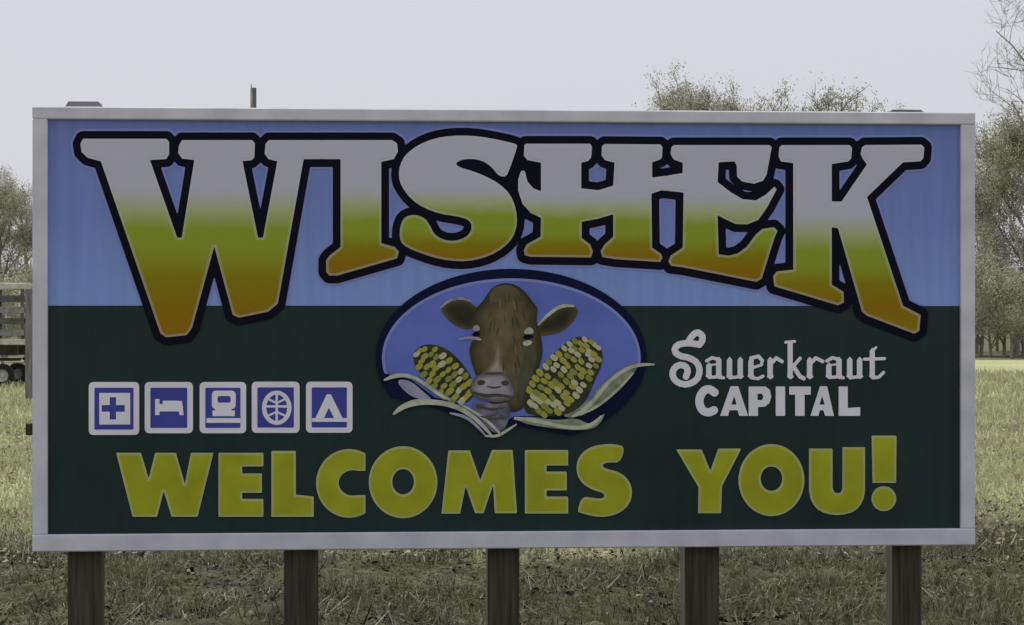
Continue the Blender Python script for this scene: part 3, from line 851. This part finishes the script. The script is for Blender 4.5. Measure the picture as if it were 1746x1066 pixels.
graded('muzzle', [('+','p',chaikin(a4([(604,716),(646,662),(740,640),(818,658),(852,724),(864,784),(826,808),(760,820),(690,812),(630,790),(600,756)]),2))], [(0.12,0.105,0.115),(0.18,0.16,0.18),(0.25,0.225,0.255),(0.31,0.28,0.32),(0.35,0.32,0.37)], emblem, D0+0.0064, 2.8, step=0.8, scale=24)
em('chin', [(610,800),(690,826),(770,832),(826,812),(830,900),(800,975),(745,1000),(690,950),(640,880)], m_lilac_dark, 0.0060)
em('nostril', [(642,700),(668,688),(694,704),(676,722),(648,722)], m_ear, 0.0082)
em('nostril', [(776,704),(806,690),(826,706),(816,726),(786,724)], m_ear, 0.0082)
for S, r in (([(690,652),(735,660),(784,650)],(3,7,3)), ([(700,728),(738,738),(776,730)],(3,6,3)), ([(618,762),(690,784),(760,776),(848,790)],(4,10,9,4)),
             ([(640,838),(720,862),(806,846)],(3,8,4)), ([(664,898),(730,916),(800,904)],(3,7,3))):
    em('muzzle_line', S, m_ear, 0.0084, r=r)
# brushed fur and light on the face
rf = random.Random(5)
for k in range(26):
    t = rf.uniform(0,1); x0 = 800+rf.uniform(-120,120)*min(1-0.35*t, 0.55+1.6*t); y0 = 190+t*400
    dx = (x0-790)*0.12+rf.uniform(-8,8)
    em('fur_stroke', [(x0,y0),(x0+dx,y0+26),(x0+dx*1.6,y0+52+rf.uniform(0,22))], m_face2 if rf.random() < 0.45 else m_hide2, 0.0053+0.00002*k, r=(1.5,0.75*rf.uniform(4,8),2))
em('husk_leaf', [(180,690),(262,692),(340,760),(400,812),(300,800),(232,760)], m_lil, 0.0066)
em('husk_leaf', [(118,692),(186,664),(270,668),(350,716),(430,778),(492,806)], m_husk, 0.0080, r=(5,12,10,10,10,4))
em('husk_leaf', [(168,886),(222,842),(300,816),(420,818),(520,840),(610,890),(680,955),(726,1008)], m_husk, 0.0082, r=(4,14,18,15,14,12,10,4))
em('husk_leaf', [(490,880),(580,900),(640,950),(690,1006)], m_lil, 0.0080, r=(4,9,8,4))
em('husk_leaf', [(540,826),(640,880),(720,940),(780,1004)], m_husk, 0.0084, r=(4,8,8,4))
em('husk_leaf', [(690,1010),(760,1012),(810,980),(866,944)], m_husk, 0.0084, r=(4,8,8,4))
em('husk_leaf', [(1120,896),(1200,868),(1280,800),(1350,716),(1430,648),(1500,606),(1560,598),(1540,650),(1460,735),(1380,810),(1280,872),(1190,910)], m_husk2, 0.0066)
em('husk_leaf', [(1180,900),(1250,868),(1330,780),(1390,700),(1470,640),(1550,606),(1650,604)], m_husk, 0.0082, r=(4,12,12,10,10,10,3))
em('husk_leaf', [(1230,890),(1330,842),(1440,750),(1530,652)], m_husk, 0.0084, r=(4,7,8,3))
em('husk_leaf', [(850,906),(960,900),(1100,924),(1200,905),(1290,950),(1345,905),(1372,872),(1346,935),(1292,976),(1150,976),(1000,956),(900,936)], m_husk2, 0.0074)
em('husk_leaf', [(860,910),(1000,925),(1130,962),(1280,962),(1352,894)], m_husk, 0.0088, r=(8,12,10,12,3))
# kernels: one shape, many copies (three paints)
def kernel_mesh(mat):
    o = relief('kernel', [('+','p',chaikin(a4([(838-22,560-15),(838+22,560-15),(838+25,560+12),(838,560+19),(838-25,560+12)]),1))], mat, emblem, 0.0, 0.0016, step=0.8, tol=0.25)
    c0 = uv([a4([(838,560)])[0,0]],[a4([(838,560)])[0,1]])
    for vv in o.data.vertices:
        vv.co.x -= float(c0[0][0]); vv.co.z -= float(c0[1][0])
    return o
kp = [kernel_mesh(paint('kernel_yellow',(0.36,0.34,0.07),0.12)), kernel_mesh(paint('kernel_cream',(0.50,0.48,0.30),0.1)), kernel_mesh(paint('kernel_green',(0.24,0.27,0.06),0.12))]
kused = [False]*3
def put_kernel(zx, zy, k, rot, s):
    p = a4([(zx,zy)])[0]; u, z = uv([p[0]],[p[1]])
    o = kp[k]
    if kused[k]:
        o = kp[k].copy(); COL.objects.link(o)
    kused[k] = True
    o.location = (float(u[0]), -(D0+0.0030+0.0002*random.random()), float(z[0]))
    o.rotation_euler = (0, rot, 0); o.scale = (s,1,s)
def cob(p0, p1, w, rows, cols, pal):
    p0, p1 = np.array(p0,float), np.array(p1,float)
    d = p1-p0; L = np.hypot(*d); d /= L; n = np.array([-d[1], d[0]])
    for i in range(rows):
        t = (i+0.5)/rows
        ww = w*math.sin(math.pi*(0.16+0.72*t))**0.6
        for j in range(cols):
            q = (j+0.5)/cols*2-1
            if abs(q) > 0.7 and (t < 0.12 or t > 0.9): continue
            p = p0+d*L*(t+0.02*random.uniform(-1,1))+n*ww*(q+0.04*random.uniform(-1,1))-d*L*0.05*(q*q)
            put_kernel(p[0], p[1], random.choices([0,1,2], pal(t))[0], math.atan2(d[1],d[0])+math.pi/2+random.uniform(-.2,.2), random.uniform(0.85,1.1)*(1.08-0.22*t))
cob((590,800),(305,515),104,9,5,lambda t: (4,2,3))
cob((975,865),(1310,470),140,14,6,lambda t: (3,1+5*t*t,3*(1-t)+0.3))

# ================================================================== TREES AND THINGS BEYOND
m_bark = noise_mat('grey_bark', (0.16,0.15,0.13), (0.32,0.30,0.27), scale=6, rough=0.9, bump=0.4, stretch=(3,3,0.6))
m_twig = noise_mat('pale_twigs', (0.16,0.155,0.15), (0.26,0.25,0.24), scale=3, rough=0.9)
m_leaf = [island_mat('young_leaves_a', [(0.36,0.365,0.28),(0.20,0.205,0.14),(0.48,0.475,0.41),(0.28,0.29,0.20),(0.56,0.55,0.50)], trans=0.35),
          island_mat('young_leaves_b', [(0.31,0.325,0.21),(0.19,0.205,0.12),(0.45,0.445,0.35),(0.34,0.35,0.24),(0.52,0.51,0.44)], trans=0.35)]

def make_tree(seed, H, spread, leaves, leaf_size, trunk_frac=0.25, leafmat=0, levels=4, twiggy=1.0, rmin=0.020):
    """returns (trunk+limb mesh, twig mesh, leaf mesh); origin at the foot"""
    rnd = random.Random(seed)
    wood, twig = MB(), MB()
    tips = []
    def grow(p, d, length, r, lev):
        n = 4 if lev < 2 else 3
        pts, rad = [p.copy()], [r]
        dd = d.copy()
        for i in range(n):
            wob = 0.10+0.09*lev
            dd = (dd+Vector((rnd.uniform(-wob,wob), rnd.uniform(-wob,wob), rnd.uniform(-wob*.6,wob)+0.03*lev))).normalized()
            pts.append(pts[-1]+dd*length/n); rad.append(r*(1-0.72*(i+1)/n))
        tgt = wood if lev < 2 else twig
        tgt.tube(pts, rad, 7 if lev == 0 else (5 if lev == 1 else 3), cap=False)
        if lev >= 2:
            for q in pts[1:]: tips.append((q, lev))
        if lev >= levels: return
        kids = (rnd.randint(7,9), rnd.randint(5,7), rnd.randint(4,5), 3)[min(lev,3)]
        if lev >= 2: kids = max(2, int(kids*twiggy))
        for k in range(kids):
            t = rnd.uniform(trunk_frac if lev == 0 else 0.25, 1.0)
            x = t*n; i = min(int(x), n-1); q = pts[i].lerp(pts[i+1], x-i)
            az = rnd.uniform(0, 2*math.pi)
            base = (pts[i+1]-pts[i]).normalized()
            side = base.orthogonal().normalized()
            from mathutils import Quaternion
            side = Quaternion(base, az) @ side
            ang = R(rnd.uniform(32,66))
            nd = (base*math.cos(ang)+side*math.sin(ang)); nd.z += 0.12; nd.normalize()
            nl = length*rnd.uniform(0.45,0.68)*(1.0 if lev else spread)*(1.15-0.45*t if lev == 0 else 1)
            grow(q, nd, nl, max(rmin, rad[i]*rnd.uniform(0.38,0.55)), lev+1)
    grow(Vector((0,0,-0.1)), Vector((rnd.uniform(-.04,.04), rnd.uniform(-.04,.04), 1)).normalized(), H*0.80, H*0.017+0.03, 0)
    T = np.array([tuple(q) for q, _ in tips])
    pick = rng.integers(0, len(T), leaves)
    P = T[pick]+rng.normal(0, 0.20, (leaves,3))
    # clumps: drop leaves where a coarse 3-D noise is low so gaps open in the crown
    nz = vnoise(P[:,0]*1.1+seed*3, P[:,2]*1.1)*0.5+vnoise(P[:,1]*1.1+50, P[:,2]*1.1+seed)*0.5
    P = P[nz > rng.uniform(0.22,0.60,leaves)]
    P = P[P[:,2] > H*0.08]
    v, f = leaf_quads(P, rng.uniform(0.6,1.3,len(P))*leaf_size, 1.3)
    top = max(T[:,2].max(), 0.1)
    k = H/top
    def fit(me):
        me.transform(__import__('mathutils').Matrix.Scale(k, 4)); return me
    return (fit(mesh('trunk', wood.v, wood.f, True)), fit(mesh('twigs', twig.v, twig.f)), fit(mesh('crown', v, f)), leafmat)

protos = [make_tree(3, 13, 0.62, 46000, 0.056, 0.18, 0),
          make_tree(11, 12, 0.70, 34000, 0.058, 0.15, 1),
          make_tree(23, 9, 0.75, 38000, 0.052, 0.12, 0),
          make_tree(37, 14, 0.60, 1500, 0.035, 0.16, 0, levels=4, rmin=0.009, twiggy=1.3),      # almost leafless
          make_tree(41, 4, 0.95, 8000, 0.060, 0.02, 1, levels=3)]     # thicket shrub
heights = [13,12,9,14,4]
def tree(name, kind, x, y, h, rz, label, cat='tree', group='trees along the edge of the field'):
    tr, tw, cr, lm = protos[kind]
    root = empty(name, (x, y, float(gz(x,y))), rz)
    s = h/heights[kind]
    root.scale = (s*random.uniform(.92,1.08), s*random.uniform(.92,1.08), s)
    link('trunk', tr, m_bark, root)
    link('twigs', tw, m_twig, root)
    link('crown', cr, m_leaf[lm], root)
    tag(root, label, cat, group)
    return root
def at(px, y): return (px-CX)/FPX*y
def ht(py, y): return EYE+(HOR-py)/FPX*y

# right edge of the frame
tree('leafy_tree', 1, at(1730,112), 112, ht(185,112), 0.4, 'tall leafy tree beyond the right edge of the sign, by the picture border')
tree('leafy_tree', 0, at(1662,118), 118, ht(215,118), 2.1, 'pale leafy tree rising directly beside the right frame rail of the sign')
tree('leafy_tree', 1, at(1800,108), 108, ht(170,108), 3.3, 'leafy tree cut by the right border, behind the bare branches')
tree('bare_tree', 3, at(1800,64), 64, ht(-70,64), 1.2, 'nearly leafless tree whose thin grey branches reach in at top right', group=None)
# crowns showing above the top rail
tree('leafy_tree', 0, at(1222,110), 110, ht(100,110), 5.0, 'tallest tree crown showing above the top right of the sign')
tree('leafy_tree', 1, at(1188,117), 117, ht(136,117), 2.2, 'fuller crown standing just behind and left of the tallest one above the sign')
tree('leafy_tree', 2, at(1270,113), 113, ht(142,113), 4.6, 'leafy crown wedged between the tallest one and the lower crown on its right')
tree('leafy_tree', 2, at(1322,114), 114, ht(138,114), 1.0, 'lower tree crown just right of the tallest one above the sign')
tree('leafy_tree', 2, at(1392,118), 118, ht(166,118), 2.6, 'small low crown peeping over the sign before its right post cap')
# left edge of the frame
tree('leafy_tree', 0, at(8,98), 98, ht(272,98), 0.9, 'leafy tree at the left picture border behind the stock trailer')
tree('leafy_tree', 1, at(62,104), 104, ht(286,104), 3.9, 'leafy tree peeping out between trailer and left frame rail')
tree('leafy_tree', 1, at(-70,100), 100, ht(250,100), 5.2, 'leafy tree cut by the left border behind the trailer front')
# thicket below the trees
sh = [(1655,104,0.0),(1690,106,1.0),(1725,103,2.0),(1760,105,3.0),(1672,112,4.0),(1712,115,5.0),(1745,114,5.6),(1640,110,2.5),(1665,124,0.7),(1700,127,1.9),(1735,125,3.4),(1770,126,4.4)]
words = ['pale thicket bush beside the right frame rail','second thicket bush from the right frame rail','third thicket bush from the right frame rail','thicket bush cut by the right border',
         'farther bush behind the first two at the right rail','farther bush in the middle of the right gap','farther bush at the right border','farther bush half hidden by the right frame rail','farthest bush in shade next to the right frame rail','second of the farthest bushes right of the frame rail','third of the farthest bushes right of the frame rail','farthest bush at the very right border']
for (px, y, rz), wd in zip(sh, words):
    tree('thicket_bush', 4, at(px,y), y, random.uniform(3.6,5.4), rz, wd, 'bush', 'bushes under the right-hand trees')
for (px, y, rz), wd in zip([(5,92,0.3),(45,95,1.7)], ['bush behind the trailer at the left border','bush behind the trailer tailgate by the sign']):
    tree('thicket_bush', 4, at(px,y), y, random.uniform(3.4,4.6), rz, wd, 'bush', 'bushes behind the trailer')

# ---- utility pole far behind, its top above the sign
up = empty('utility_pole', (at(432,80), 80, 0))
tag(up, 'thin wooden utility pole top sticking up above the left half of the sign', 'utility pole')
m_pole = noise_mat('pole_wood', (0.10,0.095,0.09), (0.18,0.17,0.16), scale=4, rough=0.9, stretch=(6,6,0.5))
hp = ht(150,80)
MB().tube([(0,0,-0.5),(0,0,hp*0.5),(0,0,hp)], [0.16,0.13,0.105], 12).build('pole', m_pole, up, True)
MB().tube([(-0.07,0,hp-0.05),(-0.07,0,hp+0.14)], [0.02,0.012], 8).build('insulator_pin', m_pole, up, True)

# ---- stock trailer at the left border
m_galv = noise_mat('galvanised', (0.14,0.14,0.145), (0.26,0.255,0.26), scale=7, rough=0.45)
m_slat = noise_mat('grey_slat', (0.06,0.06,0.06), (0.13,0.125,0.12), scale=5, rough=0.7)
m_rail = noise_mat('white_rail', (0.36,0.35,0.32), (0.58,0.56,0.52), scale=4, rough=0.5)
m_tyre = noise_mat('tyre_rubber', (0.012,0.012,0.012), (0.03,0.03,0.028), scale=12, rough=0.85)
m_floor = noise_mat('trailer_deck', (0.05,0.045,0.04), (0.10,0.09,0.08), scale=5, rough=0.9)
TY = 60.0
xr = at(44, TY); xl = xr-5.2
tr = empty('stock_trailer', ((xl+xr)/2, TY, 0)); hw = (xr-xl)/2
tag(tr, 'grey slat-sided stock trailer with white rails parked at the left border', 'trailer')
g0 = 0.0; ztop = ht(487,TY); zdeck = ht(583,TY)
for sy in (0.0, 2.0):
    MB().box((-hw,sy-.05,ztop-.09),(hw+.12,sy+.05,ztop+.07),.015).build('top_rail', m_rail, tr)
    MB().box((-hw,sy-.06,zdeck-.08),(hw,sy+.06,zdeck+.07),.015).build('deck_rail', m_rail, tr)
    for k in range(4):
        z = zdeck+.16+k*(ztop-zdeck-.28)/4
        MB().box((-hw+.05,sy-.02,z),(hw-.05,sy+.02,z+.16)).build('slat', m_slat if k % 2 else m_galv, tr)
    for k in range(6):
        x = -hw+.06+k*(2*hw-.16)/5
        MB().box((x-.04,sy+.021,zdeck+.071),(x+.04,sy+.09,ztop-.091)).build('stake', m_slat, tr)
MB().box((-hw,.07,zdeck-.1),(hw,1.93,zdeck-.02)).build('deck', m_floor, tr)
for x in (-hw-.03, hw+.02):
    MB().box((x-.02,.1,zdeck+.05),(x+.02,1.9,ztop-.3)).build('end_gate', m_slat, tr)
MB().box((-hw,.35,zdeck-.36),(hw-.3,.55,zdeck-.11)).build('chassis_beam', m_floor, tr)
MB().box((-hw,1.45,zdeck-.36),(hw-.3,1.65,zdeck-.11)).build('chassis_beam', m_floor, tr)
def lathe(prof, n=20):
    m = MB()
    for k in range(n):
        t = 2*math.pi*k/n
        for r, y in prof: m.v.append((r*math.cos(t), y, r*math.sin(t)))
    q = len(prof)
    for k in range(n):
        for i in range(q-1):
            a = k*q+i; b_ = ((k+1) % n)*q+i
            m.f.append([a, b_, b_+1, a+1])
    return m
for sy, sgn in ((-.02,1),(2.02,-1)):
    for wx in (hw-.62, hw-1.5):
        r = .30
        w = lathe([(r*.55,-.1*sgn),(r*.9,-.12*sgn),(r,-.08*sgn),(r,.08*sgn),(r*.9,.12*sgn),(r*.55,.1*sgn)]).build('tyre', m_tyre, tr, True)
        w.location = (wx, sy+.12*sgn, r)
        rm = lathe([(0.0,-.05*sgn),(r*.18,-.07*sgn),(r*.22,-.03*sgn),(r*.5,-.03*sgn),(r*.56,-.09*sgn)]).build('rim', m_rail, w, True)
    MB().box((hw-2.0,sy-.06,.68),(hw-.15,sy+.14,.72)).build('fender', m_tyre, tr)
MB().tube([(-hw,1,zdeck-.2),(-hw-1.3,1,.55)], .05, 8).build('drawbar', m_floor, tr)

# ---- gate post standing in front of the trailer's tail
gy_ = 48.5; gxp = at(50, gy_)
gp = empty('gate_post', (gxp, gy_, 0))
tag(gp, 'weathered grey timber post standing between the trailer and the sign frame', 'post')
m_gp = noise_mat('silvered_post', (0.12,0.115,0.12), (0.22,0.21,0.215), scale=4, rough=0.9, bump=0.4, stretch=(8,8,0.6))
MB().box((-.075,-.075,-.3),(.075,.075,ht(492,gy_)),.012).build('shaft', m_gp, gp)
MB().box((-.13,-.02,.9),(-.075,.02,.96)).build('hinge_pin', m_tyre, gp)
